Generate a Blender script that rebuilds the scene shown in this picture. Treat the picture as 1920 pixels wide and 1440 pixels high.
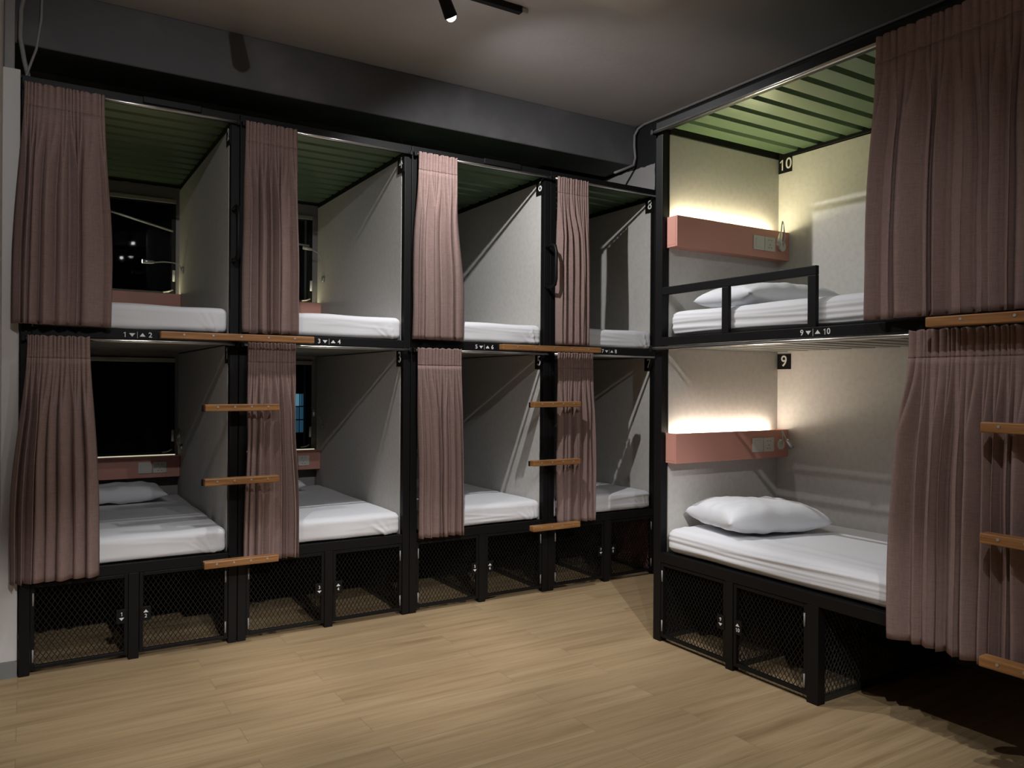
import bpy, bmesh, math, random
from mathutils import Vector, Matrix, noise

# ------------------------------------------------------------------ clearing
for o in list(bpy.data.objects):
    bpy.data.objects.remove(o)
S = bpy.context.scene
COL = S.collection

# ------------------------------------------------------------------ camera
FPX, YAW, PITCH, ROLL = 1461.92, math.radians(31.8829), math.radians(0.0056), math.radians(0.3642)
CAM = Vector((0.0295, -4.3466, 1.4))
F = Vector((math.sin(YAW) * math.cos(PITCH), math.cos(YAW) * math.cos(PITCH), math.sin(PITCH)))
R = Vector((math.cos(YAW), -math.sin(YAW), 0))
U = R.cross(F)
R2 = R * math.cos(ROLL) + U * math.sin(ROLL)
U2 = -R * math.sin(ROLL) + U * math.cos(ROLL)
cd = bpy.data.cameras.new('camera')
cam = bpy.data.objects.new('camera', cd)
COL.objects.link(cam)
cd.sensor_width = 36.0
cd.lens = FPX / 1920 * 36
cd.clip_start = 0.02
mw = Matrix((R2, U2, -F)).transposed().to_4x4()
mw.translation = CAM
cam.matrix_world = mw
S.camera = cam

# ------------------------------------------------------------------ world, exposure
w = bpy.data.worlds.new('night')
S.world = w
w.use_nodes = True
bg = w.node_tree.nodes['Background']
bg.inputs[0].default_value = (0.02, 0.03, 0.06, 1)
bg.inputs[1].default_value = 0.15
S.view_settings.view_transform = 'Standard'
S.view_settings.look = 'None'
S.view_settings.gamma = 1.0
S.view_settings.use_curve_mapping = False
S.view_settings.exposure = 0.0
# lamp strengths: spot watts and strip emission
SPOT_MAIN, SPOT_LEFT, SPOT_NEAR, SPOT_NEAR2, FILL_LOCKERS, FILL_CEILING, FILL_SIDE, FILL_WEST = 130, 80, 75, 45, 370, 330, 200, 95
STRIP_UP, STRIP_LOW, STRIP_BAY, STRIP_BAY_LOW = 66, 48, 12, 0.6


# ------------------------------------------------------------------ materials
def mat(name, col, rough=0.6, metal=0.0, bump=None, mix=None, spec=0.5, emit=None, sheen=0):
    """bump = (scale, strength, distance); mix = (colour2, scale, detail, lo, hi)"""
    m = bpy.data.materials.new(name)
    m.use_nodes = True
    nt = m.node_tree
    b = nt.nodes['Principled BSDF']
    b.inputs['Base Color'].default_value = (*col, 1)
    b.inputs['Roughness'].default_value = rough
    b.inputs['Metallic'].default_value = metal
    b.inputs['Specular IOR Level'].default_value = spec
    if sheen:
        b.inputs['Sheen Weight'].default_value = sheen
    if emit:
        b.inputs['Emission Color'].default_value = (*emit[0], 1)
        b.inputs['Emission Strength'].default_value = emit[1]
    tc = nt.nodes.new('ShaderNodeTexCoord')
    if mix:
        n = nt.nodes.new('ShaderNodeTexNoise')
        n.inputs['Scale'].default_value = mix[1]
        n.inputs['Detail'].default_value = mix[2]
        nt.links.new(tc.outputs['Object'], n.inputs['Vector'])
        r = nt.nodes.new('ShaderNodeValToRGB')
        r.color_ramp.elements[0].position = mix[3]
        r.color_ramp.elements[0].color = (*col, 1)
        r.color_ramp.elements[1].position = mix[4]
        r.color_ramp.elements[1].color = (*mix[0], 1)
        nt.links.new(n.outputs['Fac'], r.inputs[0])
        nt.links.new(r.outputs[0], b.inputs['Base Color'])
    if bump:
        n2 = nt.nodes.new('ShaderNodeTexNoise')
        n2.inputs['Scale'].default_value = bump[0]
        n2.inputs['Detail'].default_value = 4
        nt.links.new(tc.outputs['Object'], n2.inputs['Vector'])
        bp = nt.nodes.new('ShaderNodeBump')
        bp.inputs['Strength'].default_value = bump[1]
        bp.inputs['Distance'].default_value = bump[2]
        nt.links.new(n2.outputs['Fac'], bp.inputs['Height'])
        nt.links.new(bp.outputs[0], b.inputs['Normal'])
    return m


def cloth_mat(name, c1, c2, scale=420, rough=0.9):
    m = bpy.data.materials.new(name)
    m.use_nodes = True
    nt = m.node_tree
    b = nt.nodes['Principled BSDF']
    b.inputs['Roughness'].default_value = rough
    b.inputs['Specular IOR Level'].default_value = 0.15
    tc = nt.nodes.new('ShaderNodeTexCoord')
    acc = None
    hs = []
    for sc in ((1.0, 1.0, 0.06), (0.06, 0.06, 1.0)):
        mp = nt.nodes.new('ShaderNodeMapping')
        mp.inputs['Scale'].default_value = sc
        nt.links.new(tc.outputs['Object'], mp.inputs[0])
        n = nt.nodes.new('ShaderNodeTexNoise')
        n.inputs['Scale'].default_value = scale
        n.inputs['Detail'].default_value = 2
        nt.links.new(mp.outputs[0], n.inputs['Vector'])
        hs.append(n)
    add = nt.nodes.new('ShaderNodeMath')
    add.operation = 'ADD'
    nt.links.new(hs[0].outputs['Fac'], add.inputs[0])
    nt.links.new(hs[1].outputs['Fac'], add.inputs[1])
    half = nt.nodes.new('ShaderNodeMath')
    half.operation = 'MULTIPLY'
    half.inputs[1].default_value = 0.5
    nt.links.new(add.outputs[0], half.inputs[0])
    r = nt.nodes.new('ShaderNodeValToRGB')
    r.color_ramp.elements[0].position = 0.35
    r.color_ramp.elements[0].color = (*c1, 1)
    r.color_ramp.elements[1].position = 0.65
    r.color_ramp.elements[1].color = (*c2, 1)
    nt.links.new(half.outputs[0], r.inputs[0])
    nt.links.new(r.outputs[0], b.inputs['Base Color'])
    bp = nt.nodes.new('ShaderNodeBump')
    bp.inputs['Strength'].default_value = 0.25
    bp.inputs['Distance'].default_value = 0.0008
    nt.links.new(half.outputs[0], bp.inputs['Height'])
    nt.links.new(bp.outputs[0], b.inputs['Normal'])
    return m


def floor_mat():
    m = bpy.data.materials.new('oak_floor')
    m.use_nodes = True
    nt = m.node_tree
    L = nt.links.new
    b = nt.nodes['Principled BSDF']
    tc = nt.nodes.new('ShaderNodeTexCoord')
    br = nt.nodes.new('ShaderNodeTexBrick')
    br.offset = 0.37
    br.inputs['Color1'].default_value = (0, 0, 0, 1)
    br.inputs['Color2'].default_value = (1, 1, 1, 1)
    br.inputs['Mortar'].default_value = (0.5, 0.5, 0.5, 1)
    br.inputs['Scale'].default_value = 1.0
    br.inputs['Mortar Size'].default_value = 0.0012
    br.inputs['Mortar Smooth'].default_value = 0.4
    br.inputs['Brick Width'].default_value = 1.22
    br.inputs['Row Height'].default_value = 0.155
    L(tc.outputs['Object'], br.inputs['Vector'])
    # grain stretched along the planks, shifted from plank to plank
    sep = nt.nodes.new('ShaderNodeSeparateXYZ')
    L(tc.outputs['Object'], sep.inputs[0])
    sh = nt.nodes.new('ShaderNodeMath')
    sh.operation = 'MULTIPLY_ADD'
    sh.inputs[1].default_value = 13.0
    L(br.outputs['Color'], sh.inputs[0])
    L(sep.outputs['X'], sh.inputs[2])
    cmb = nt.nodes.new('ShaderNodeCombineXYZ')
    L(sh.outputs[0], cmb.inputs[0])
    L(sep.outputs['Y'], cmb.inputs[1])
    mp = nt.nodes.new('ShaderNodeMapping')
    mp.inputs['Scale'].default_value = (.55, 10, 1)
    L(cmb.outputs[0], mp.inputs[0])
    n1 = nt.nodes.new('ShaderNodeTexNoise')
    n1.inputs['Scale'].default_value = 1.6
    n1.inputs['Detail'].default_value = 6
    n1.inputs['Distortion'].default_value = 0.7
    L(mp.outputs[0], n1.inputs['Vector'])
    mp2 = nt.nodes.new('ShaderNodeMapping')
    mp2.inputs['Scale'].default_value = (4, 150, 1)
    L(cmb.outputs[0], mp2.inputs[0])
    n2 = nt.nodes.new('ShaderNodeTexNoise')
    n2.inputs['Scale'].default_value = 1.0
    n2.inputs['Detail'].default_value = 3
    L(mp2.outputs[0], n2.inputs['Vector'])
    r1 = nt.nodes.new('ShaderNodeValToRGB')
    e = r1.color_ramp.elements
    e[0].position, e[0].color = 0.25, (0.28, 0.186, 0.097, 1)
    e[1].position, e[1].color = 0.72, (0.48, 0.35, 0.204, 1)
    x = e.new(0.45)
    x.color = (0.41, 0.287, 0.157, 1)
    L(n1.outputs['Fac'], r1.inputs[0])
    r2 = nt.nodes.new('ShaderNodeValToRGB')
    r2.color_ramp.elements[0].position, r2.color_ramp.elements[0].color = 0.3, (0.88, 0.87, 0.85, 1)
    r2.color_ramp.elements[1].position, r2.color_ramp.elements[1].color = 0.6, (1.05, 1.05, 1.05, 1)
    L(n2.outputs['Fac'], r2.inputs[0])
    mx = nt.nodes.new('ShaderNodeMix')
    mx.data_type = 'RGBA'
    mx.blend_type = 'MULTIPLY'
    mx.inputs['Factor'].default_value = 1
    L(r1.outputs[0], mx.inputs['A'])
    L(r2.outputs[0], mx.inputs['B'])
    # plank tone
    r3 = nt.nodes.new('ShaderNodeValToRGB')
    r3.color_ramp.elements[0].color = (0.94, 0.935, 0.93, 1)
    r3.color_ramp.elements[1].color = (1.03, 1.03, 1.02, 1)
    L(br.outputs['Color'], r3.inputs[0])
    mx2 = nt.nodes.new('ShaderNodeMix')
    mx2.data_type = 'RGBA'
    mx2.blend_type = 'MULTIPLY'
    mx2.inputs['Factor'].default_value = 1
    L(mx.outputs['Result'], mx2.inputs['A'])
    L(r3.outputs[0], mx2.inputs['B'])
    mx3 = nt.nodes.new('ShaderNodeMix')
    mx3.data_type = 'RGBA'
    L(br.outputs['Fac'], mx3.inputs['Factor'])
    L(mx2.outputs['Result'], mx3.inputs['A'])
    mx3.inputs['B'].default_value = (0.25, 0.175, 0.095, 1)
    L(mx3.outputs['Result'], b.inputs['Base Color'])
    b.inputs['Roughness'].default_value = 0.5
    b.inputs['Specular IOR Level'].default_value = 0.35
    bp = nt.nodes.new('ShaderNodeBump')
    bp.inputs['Strength'].default_value = 0.15
    bp.inputs['Distance'].default_value = 0.001
    L(n2.outputs['Fac'], bp.inputs['Height'])
    L(bp.outputs[0], b.inputs['Normal'])
    return m


def wood_mat():
    m = bpy.data.materials.new('step_wood')
    m.use_nodes = True
    nt = m.node_tree
    L = nt.links.new
    b = nt.nodes['Principled BSDF']
    tc = nt.nodes.new('ShaderNodeTexCoord')
    geo = nt.nodes.new('ShaderNodeNewGeometry')
    mp = nt.nodes.new('ShaderNodeMapping')
    mp.inputs['Scale'].default_value = (3, 3, 60)
    L(geo.outputs['Position'], mp.inputs[0])
    n = nt.nodes.new('ShaderNodeTexNoise')
    n.inputs['Scale'].default_value = 1.5
    n.inputs['Detail'].default_value = 5
    n.inputs['Distortion'].default_value = 0.6
    L(mp.outputs[0], n.inputs['Vector'])
    r = nt.nodes.new('ShaderNodeValToRGB')
    r.color_ramp.elements[0].position, r.color_ramp.elements[0].color = 0.3, (0.21, 0.09, 0.03, 1)
    r.color_ramp.elements[1].position, r.color_ramp.elements[1].color = 0.68, (0.40, 0.195, 0.07, 1)
    L(n.outputs['Fac'], r.inputs[0])
    L(r.outputs[0], b.inputs['Base Color'])
    b.inputs['Roughness'].default_value = 0.38
    return m


def two_tone(name, light, dark, axis_rules, patch=None, rough=0.85):
    """wall paint: dark where any rule (axis, sign, value) set holds; a ragged painted border"""
    m = bpy.data.materials.new(name)
    m.use_nodes = True
    nt = m.node_tree
    L = nt.links.new
    b = nt.nodes['Principled BSDF']
    geo = nt.nodes.new('ShaderNodeNewGeometry')
    n = nt.nodes.new('ShaderNodeTexNoise')
    n.inputs['Scale'].default_value = 14
    n.inputs['Detail'].default_value = 5
    L(geo.outputs['Position'], n.inputs['Vector'])
    sep = nt.nodes.new('ShaderNodeSeparateXYZ')
    L(geo.outputs['Position'], sep.inputs[0])

    def rule(ax, val, greater, ragged):
        a = nt.nodes.new('ShaderNodeMath')
        a.operation = 'MULTIPLY_ADD'
        L(n.outputs['Fac'], a.inputs[0])
        a.inputs[1].default_value = ragged
        L(sep.outputs[ax], a.inputs[2])
        g = nt.nodes.new('ShaderNodeMath')
        g.operation = 'GREATER_THAN' if greater else 'LESS_THAN'
        L(a.outputs[0], g.inputs[0])
        g.inputs[1].default_value = val + ragged * 0.5
        return g.outputs[0]
    tot = None
    for group in axis_rules:
        prod = None
        for (ax, val, greater, ragged) in group:
            o = rule(ax, val, greater, ragged)
            if prod is None:
                prod = o
            else:
                k = nt.nodes.new('ShaderNodeMath')
                k.operation = 'MULTIPLY'
                L(prod, k.inputs[0])
                L(o, k.inputs[1])
                prod = k.outputs[0]
        if tot is None:
            tot = prod
        else:
            k = nt.nodes.new('ShaderNodeMath')
            k.operation = 'MAXIMUM'
            L(tot, k.inputs[0])
            L(prod, k.inputs[1])
            tot = k.outputs[0]
    mx = nt.nodes.new('ShaderNodeMix')
    mx.data_type = 'RGBA'
    L(tot, mx.inputs['Factor'])
    mx.inputs['A'].default_value = (*light, 1)
    mx.inputs['B'].default_value = (*dark, 1)
    L(mx.outputs['Result'], b.inputs['Base Color'])
    b.inputs['Roughness'].default_value = rough
    bp = nt.nodes.new('ShaderNodeBump')
    bp.inputs['Strength'].default_value = 0.3
    bp.inputs['Distance'].default_value = 0.004
    L(n.outputs['Fac'], bp.inputs['Height'])
    L(bp.outputs[0], b.inputs['Normal'])
    return m


def glass_mat():
    m = bpy.data.materials.new('window_glass')
    m.use_nodes = True
    b = m.node_tree.nodes['Principled BSDF']
    b.inputs['Base Color'].default_value = (0.8, 0.85, 0.88, 1)
    b.inputs['Roughness'].default_value = 0.02
    b.inputs['Transmission Weight'].default_value = 1
    b.inputs['IOR'].default_value = 1.22
    return m


M = {}
M['black'] = mat('black_steel', (0.0065, 0.006, 0.0062), 0.5, 0.0, (60, 0.1, 0.002), spec=0.22)
M['mesh'] = mat('expanded_steel_lit', (0.06, 0.058, 0.056), 0.34, 0.6)  # partition mesh, colour made paler to stand in for lit strands
M['door_mesh'] = mat('expanded_steel_silhouette', (0.012, 0.0115, 0.011), 0.4, 0.2, spec=0.3)  # same steel darkened, its silhouette against the lit floor put into the colour
M['chrome'] = mat('chrome', (0.7, 0.7, 0.68), 0.28, 1.0)
M['alu'] = mat('window_aluminium', (0.5, 0.49, 0.45), 0.4, 0.6)
M['panel'] = mat('bunk_panel', (0.60, 0.58, 0.545), 0.75, 0, (260, 0.25, 0.0015), ((0.55, 0.53, 0.50), 35, 3, 0.4, 0.7))
M['roof'] = mat('green_steel_sheet', (0.115, 0.18, 0.096), 0.33, 0.25, (20, 0.05, 0.002))
M['deck'] = mat('grey_steel_sheet', (0.22, 0.22, 0.20), 0.4, 0.4)
M['sheet'] = mat('white_bed_linen', (0.78, 0.78, 0.80), 0.85, 0, (140, 0.18, 0.001), spec=0.2)
M['pillow'] = mat('white_pillowcase', (0.80, 0.81, 0.84), 0.85, 0, (120, 0.18, 0.001), spec=0.2)
M['curtain'] = cloth_mat('curtain_linen', (0.22, 0.148, 0.131), (0.30, 0.208, 0.187))
M['wood'] = wood_mat()
M['pink'] = mat('pink_paint', (0.60, 0.285, 0.225), 0.55, 0, (90, 0.08, 0.001))
M['rose'] = mat('rose_board', (0.72, 0.30, 0.29), 0.7)
M['white'] = mat('white_print', (0.82, 0.82, 0.8), 0.6)
M['plate'] = mat('socket_plastic', (0.66, 0.65, 0.58), 0.4)
M['hole'] = mat('socket_hole', (0.03, 0.03, 0.03), 0.6)
M['ceiling'] = mat('grey_ceiling', (0.60, 0.57, 0.57), 0.9, 0, (30, 0.25, 0.004), ((0.53, 0.50, 0.50), 1.3, 4, 0.35, 0.7))
M['beam'] = mat('charcoal_beam', (0.115, 0.112, 0.116), 0.85, 0, (9, 0.5, 0.01), ((0.16, 0.155, 0.155), 3.0, 6, 0.5, 0.72))
M['conduit'] = mat('grey_conduit', (0.30, 0.29, 0.28), 0.5)
M['floor'] = floor_mat()
M['glass'] = glass_mat()
M['sill'] = mat('concrete_plinth', (0.21, 0.22, 0.215), 0.8, 0, (40, 0.3, 0.003))
M['wall'] = mat('white_wall_paint', (0.66, 0.64, 0.62), 0.85, 0, (25, 0.25, 0.003))
DARK = (0.016, 0.015, 0.017)
M['wall_back'] = two_tone('back_wall_paint', (0.36, 0.34, 0.33), DARK, [[('Z', 2.80, True, 0.02), ('X', 3.66, False, 0.5)]])
M['wall_right'] = two_tone('right_wall_paint', (0.42, 0.40, 0.39), DARK,
                           [[('Z', 3.07, True, 0.03)], [('Z', 2.82, True, 0.02), ('Y', 0.07, False, 0.02)]])
M['facade'] = mat('dark_facade', (0.006, 0.006, 0.007), 0.95, spec=0)


def lit(name, col, k):
    return mat(name, (0.8, 0.8, 0.8), 0.5, emit=(col, k))


M['strip_up'] = lit('strip_light_upper', (1.0, 0.965, 0.62), STRIP_UP)
M['strip_low'] = lit('strip_light_lower', (1.0, 0.91, 0.74), STRIP_LOW)
M['strip_bay'] = lit('strip_light_bay', (0.96, 0.97, 0.60), STRIP_BAY)
M['strip_bay_low'] = lit('strip_light_bay_low', (0.9, 0.95, 0.7), STRIP_BAY_LOW)
M['lens'] = lit('spotlight_lens', (1, 0.99, 0.97), 30)
M['lens_small'] = lit('reading_lens', (1, 0.98, 0.93), 1.2)
M['blue_lit'] = lit('blue_lit_window', (0.16, 0.42, 0.56), 0.5)
M['blue_dim'] = lit('blue_dim_window', (0.06, 0.20, 0.32), 0.22)


# ------------------------------------------------------------------ mesh builder
class MB:
    def __init__(self):
        self.bm = bmesh.new()

    def box(self, x0, x1, y0, y1, z0, z1):
        if x0 > x1: x0, x1 = x1, x0
        if y0 > y1: y0, y1 = y1, y0
        if z0 > z1: z0, z1 = z1, z0
        v = [self.bm.verts.new((x, y, z)) for x in (x0, x1) for y in (y0, y1) for z in (z0, z1)]
        for f in ((0, 1, 3, 2), (4, 6, 7, 5), (0, 4, 5, 1), (2, 3, 7, 6), (0, 2, 6, 4), (1, 5, 7, 3)):
            self.bm.faces.new([v[i] for i in f])
        return self

    def beam(self, p, q, w, n, t):
        """a flat bar from p to q, width w across, thickness t along n"""
        p, q, n = Vector(p), Vector(q), Vector(n)
        d = (q - p).normalized()
        s = d.cross(n).normalized() * (w / 2)
        k = n * (t / 2)
        v = [self.bm.verts.new(a + b + c) for a in (p, q) for b in (s, -s) for c in (k, -k)]
        for f in ((0, 1, 3, 2), (4, 6, 7, 5), (0, 4, 5, 1), (2, 3, 7, 6), (0, 2, 6, 4), (1, 5, 7, 3)):
            self.bm.faces.new([v[i] for i in f])

    def tube(self, pts, r, n=10, cap=True):
        pts = [Vector(p) for p in pts]
        rr = r if isinstance(r, (list, tuple)) else [r] * len(pts)
        d0 = (pts[1] - pts[0]).normalized()
        a = d0.orthogonal().normalized()
        rings = []
        for i, p in enumerate(pts):
            if i == 0: d = pts[1] - p
            elif i == len(pts) - 1: d = p - pts[i - 1]
            else: d = (pts[i + 1] - p).normalized() + (p - pts[i - 1]).normalized()
            d.normalize()
            a = (a - d * a.dot(d)).normalized()
            b = d.cross(a)
            rings.append([self.bm.verts.new(p + (a * math.cos(2 * math.pi * k / n) + b * math.sin(2 * math.pi * k / n)) * rr[i]) for k in range(n)])
        for i in range(len(rings) - 1):
            for k in range(n):
                f = self.bm.faces.new((rings[i][k], rings[i][(k + 1) % n], rings[i + 1][(k + 1) % n], rings[i + 1][k]))
                f.smooth = True
        if cap:
            self.bm.faces.new(list(reversed(rings[0])))
            self.bm.faces.new(rings[-1])
        return self

    def lathe(self, o, d, prof, n=24):
        """rings (distance along d, radius), closed at both ends"""
        o, d = Vector(o), Vector(d).normalized()
        a = d.orthogonal().normalized()
        b = d.cross(a)
        rings = [[self.bm.verts.new(o + d * h + (a * math.cos(2 * math.pi * k / n) + b * math.sin(2 * math.pi * k / n)) * r) for k in range(n)] for (h, r) in prof]
        for ra, rb in zip(rings[:-1], rings[1:]):
            for k in range(n):
                self.bm.faces.new((ra[k], ra[(k + 1) % n], rb[(k + 1) % n], rb[k])).smooth = True
        self.bm.faces.new(list(reversed(rings[0])))
        self.bm.faces.new(rings[-1])
        return self

    def poly(self, pts, n, t):
        """a flat polygon with thickness t along n"""
        n = Vector(n)
        a = [self.bm.verts.new(Vector(p)) for p in pts]
        b = [self.bm.verts.new(Vector(p) + n * t) for p in pts]
        self.bm.faces.new(list(reversed(a)))
        self.bm.faces.new(b)
        for i in range(len(a)):
            j = (i + 1) % len(a)
            self.bm.faces.new((a[i], a[j], b[j], b[i]))

    def text(self, s, centre, size, right, up, t=0.0008, bold=0.0):
        if '1' in s:      # a figure one with its flag
            c, r, u = Vector(centre), Vector(right), Vector(up)
            adv = size * .56
            for i, ch in enumerate(s):
                p = c + r * (adv * (i - (len(s) - 1) / 2))
                if ch != '1':
                    self.text(ch, p, size, right, up, t, bold)
                    continue
                k = size
                pts = [(.02, -.35), (.11, -.35), (.11, .35), (.04, .35), (-.14, .22), (-.11, .15), (.02, .235)]
                self.poly([p + r * (x * k) + u * (y * k) for x, y in pts], r.cross(u), t)
            return
        cu = bpy.data.curves.new('t', 'FONT')
        cu.body = s
        cu.size = size
        cu.align_x, cu.align_y = 'CENTER', 'CENTER'
        cu.extrude = t
        cu.offset = bold
        ob = bpy.data.objects.new('t', cu)
        COL.objects.link(ob)
        dg = bpy.context.evaluated_depsgraph_get()
        me = bpy.data.meshes.new_from_object(ob.evaluated_get(dg))
        bpy.data.objects.remove(ob)
        bpy.data.curves.remove(cu)
        right, up = Vector(right), Vector(up)
        m = Matrix((right, up, right.cross(up))).transposed().to_4x4()
        m.translation = Vector(centre)
        me.transform(m)
        self.bm.from_mesh(me)
        bpy.data.meshes.remove(me)

    def build(self, name, m, parent=None, bevel=0, smooth=False, label=None, seg=2, keep=False):
        bm = self.bm
        root = root_of(parent)
        if not keep:
            bmesh.ops.recalc_face_normals(bm, faces=bm.faces)
        off = root.location if root else Vector()
        if off.length:
            bmesh.ops.translate(bm, verts=bm.verts, vec=-off)
        me = bpy.data.meshes.new(name)
        bm.to_mesh(me)
        bm.free()
        if smooth:
            for p in me.polygons: p.use_smooth = True
        me.materials.append(m)
        o = bpy.data.objects.new(name, me)
        COL.objects.link(o)
        if parent: o.parent = parent
        if bevel:
            bv = o.modifiers.new('bevel', 'BEVEL')
            bv.width = bevel
            bv.segments = seg
            bv.limit_method = 'ANGLE'
        if label: o['label'] = label
        return o


def root_of(p):
    while p is not None and p.parent is not None: p = p.parent
    return p


def tag(o, label, cat, group=None):
    o['label'] = label
    o['category'] = cat
    if group: o['group'] = group
    return o


def thing(name, loc, label, cat, group=None):
    o = bpy.data.objects.new(name, None)
    o.empty_display_size = 0.1
    o.location = Vector(loc)
    COL.objects.link(o)
    return tag(o, label, cat, group)


def struct(o, label=None):
    o['kind'] = 'structure'
    if label: o['label'] = label
    return o


def bx(*a): return MB().box(*a)


# ------------------------------------------------------------------ room shell
WL, WR, WB, WF, CE = -0.075, 4.03, 1.72, -6.0, 3.40
LEFT_END, FAR_L = -0.55, -1.7
struct(bx(FAR_L - .2, WR + .2, WF - .2, WB + .2, -0.12, 0).build('floor', M['floor']), 'light oak plank floor')
struct(bx(FAR_L - .2, WR + .2, WF - .2, WB + .2, CE, CE + .15).build('ceiling', M['ceiling']), 'grey plastered ceiling')
mb = MB()
mb.box(WL - .2, WL, LEFT_END, WB, 0, CE)
mb.box(FAR_L, WL - .2, LEFT_END, LEFT_END + .2, 0, CE)
mb.box(FAR_L - .2, FAR_L, WF, LEFT_END + .2, 0, CE)
struct(mb.build('wall_left', M['wall']), 'white painted wall at the left edge')
struct(bx(WR, WR + .2, WF - .2, WB + .2, 0, CE).build('wall_right', M['wall_right']), 'wall behind beds 9 and 10, charcoal at the top')
struct(bx(WR - .012, WR, -5.9, WB, 0, .09).build('baseboard_right', M['sill'], bevel=.003), 'light skirting of the right wall')
struct(bx(FAR_L - .2, WR, WF - .2, WF, 0, CE).build('wall_front', M['beam']), 'dark wall behind the viewer')
# back wall with two by two window openings
WIN = [(0.10, 0.935), (1.10, 1.935)]
ZU, ZLW = (2.03, 2.715), (0.885, 1.575)
mb = MB()
xs = [WL - .2, WIN[0][0], WIN[0][1], WIN[1][0], WIN[1][1], WR + .0]
for i in range(5):
    if i in (1, 3):
        for z0, z1 in ((0, ZLW[0]), (ZLW[1], ZU[0]), (ZU[1], CE)): mb.box(xs[i], xs[i + 1], WB, WB + .2, z0, z1)
    else:
        mb.box(xs[i], xs[i + 1], WB, WB + .2, 0, CE)
struct(mb.build('wall_back', M['wall_back']), 'wall behind the row of bunks, charcoal above')
struct(bx(WL, WR, 0.28, 0.66, 3.092, CE).build('trim_1', M['beam'], bevel=.008), 'charcoal concrete beam under the ceiling')
struct(bx(WL, -0.004, 0.02, 0.2, 0.075, 2.875).build('trim_2', M['wall'], bevel=.004), 'narrow whitish pier between left wall and bunk')
struct(bx(WL, -0.004, 0.01, 0.2, 0, 0.075).build('baseboard_left', M['sill']), 'grey plinth at the foot of the left pier')

for k, (lab, bay, zz) in enumerate((('dark window behind bed 2 with a raised stay', 0, ZU), ('dark window behind bed 1', 0, ZLW),
                                    ('dark window behind bed 4', 1, ZU), ('window behind bed 3 with a bluish view', 1, ZLW)), 1):
    x0, x1 = WIN[bay]
    z0, z1 = zz
    y0, y1 = WB - 0.012, WB + 0.045
    t = 0.03
    mb = MB()
    mb.box(x0, x0 + t, y0, y1, z0, z1).box(x1 - t, x1, y0, y1, z0, z1)
    mb.box(x0 + t, x1 - t, y0, y1, z0, z0 + t * .6).box(x0 + t, x1 - t, y0, y1, z1 - t, z1)
    fr = struct(mb.build('window_%d' % k, M['black'], bevel=.003), lab)
    bx(x0 + t, x1 - t, WB + .02, WB + .026, z0 + .018, z1 - t).build('pane', M['glass'], fr)
    bx(x0, x1, y0 - .014, y0 - .001, z1 - .035, z1 - .003).build('head_trim', M['alu'], fr, bevel=.004)
    if k in (1, 3):
        s = MB()
        zt = z1 - .105
        s.tube([(x0 + .28, y0 - .012, zt), (x1 - .02, y0 - .012, zt - .13)] if k == 1 else [(x1 - .32, y0 - .012, zt - .115), (x1 - .03, y0 - .012, zt - .135)], .008, 8)
        s.build('stay_bar', M['alu'], fr)
    h = MB()
    h.tube([(x1 - .016, y0 - .02, z0 + .09), (x1 - .016, y0 - .024, z0 + .17)], .009, 8)
    h.build('handle', M['white'], fr)
    lt = MB()
    lt.tube([(x1 - .085, y0 - .008, z0 + .01), (x1 - .05, y0 - .012, z0 + .016), (x1 - .02, y0 - .016, z0 + .03)], .006, 8)
    lt.build('latch', M['alu'], fr)

# the building across the street, seen through window 4
nb = thing('neighbour_building', (2.6, 5.0, 0), 'dark building outside, one bluish lit window, seen through window behind bed 3', 'building')
bx(-1, 6, 5.05, 5.6, -3, 4.5).build('facade', M['facade'], nb)
for i in range(2):
    for j in range(3):
        bx(2.70 + i * .14, 2.825 + i * .14, 5.02, 5.04, .80 + j * .16, .945 + j * .16).build('lit_window', M['blue_lit' if (i, j) == (0, 2) else 'blue_dim'], nb, label='bluish lit pane')


# ------------------------------------------------------------------ helpers for the bunks
def corrugated(x0, x1, y0, y1, z, pitch=.142, h=.022, t=.003):
    """a steel sheet whose ribs run along x"""
    mb = MB()
    prof = []
    y = y0
    while y < y1:
        for dy, dz in ((0, 0), (.098, 0), (.108, h), (.132, h)):
            if y + dy < y1: prof.append((y + dy, z + dz))
        y += pitch
    prof.append((y1, z))
    bm = mb.bm
    rows = []
    for (yy, zz) in prof:
        rows.append([bm.verts.new((xx, yy, zz + k)) for xx in (x0, x1) for k in (0, t)])
    for a, b in zip(rows[:-1], rows[1:]):
        bm.faces.new((a[0], a[2], b[2], b[0]))
        bm.faces.new((a[1], b[1], b[3], a[3]))
        bm.faces.new((a[0], b[0], b[1], a[1]))
        bm.faces.new((a[2], a[3], b[3], b[2]))
    return mb


def expanded(mb, o, su, du, h, n, w=.024, dh=.037, sw=.0025, t=.0018):
    """diamond mesh filling du x h from corner o, along unit su and z, facing n"""
    o, su, n = Vector(o), Vector(su), Vector(n)
    up = Vector((0, 0, 1))
    k = dh / w
    for sgn in (1, -1):
        lo = -h / k if sgn > 0 else 0
        hi = du if sgn > 0 else du + h / k
        a = lo + w * .5
        while a < hi:
            # line z = sgn*k*(s-a)
            if sgn > 0:
                s0, s1 = max(a, 0), min(a + h / k, du)
                z0, z1 = k * (s0 - a), k * (s1 - a)
            else:
                s0, s1 = max(a - h / k, 0), min(a, du)
                z0, z1 = k * (a - s0), k * (a - s1)
            if s1 - s0 > .002:
                off = n * (t * .5 * sgn)
                mb.beam(o + su * s0 + up * z0 + off, o + su * s1 + up * z1 + off, sw, n, t)
            a += w
    return mb


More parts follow.
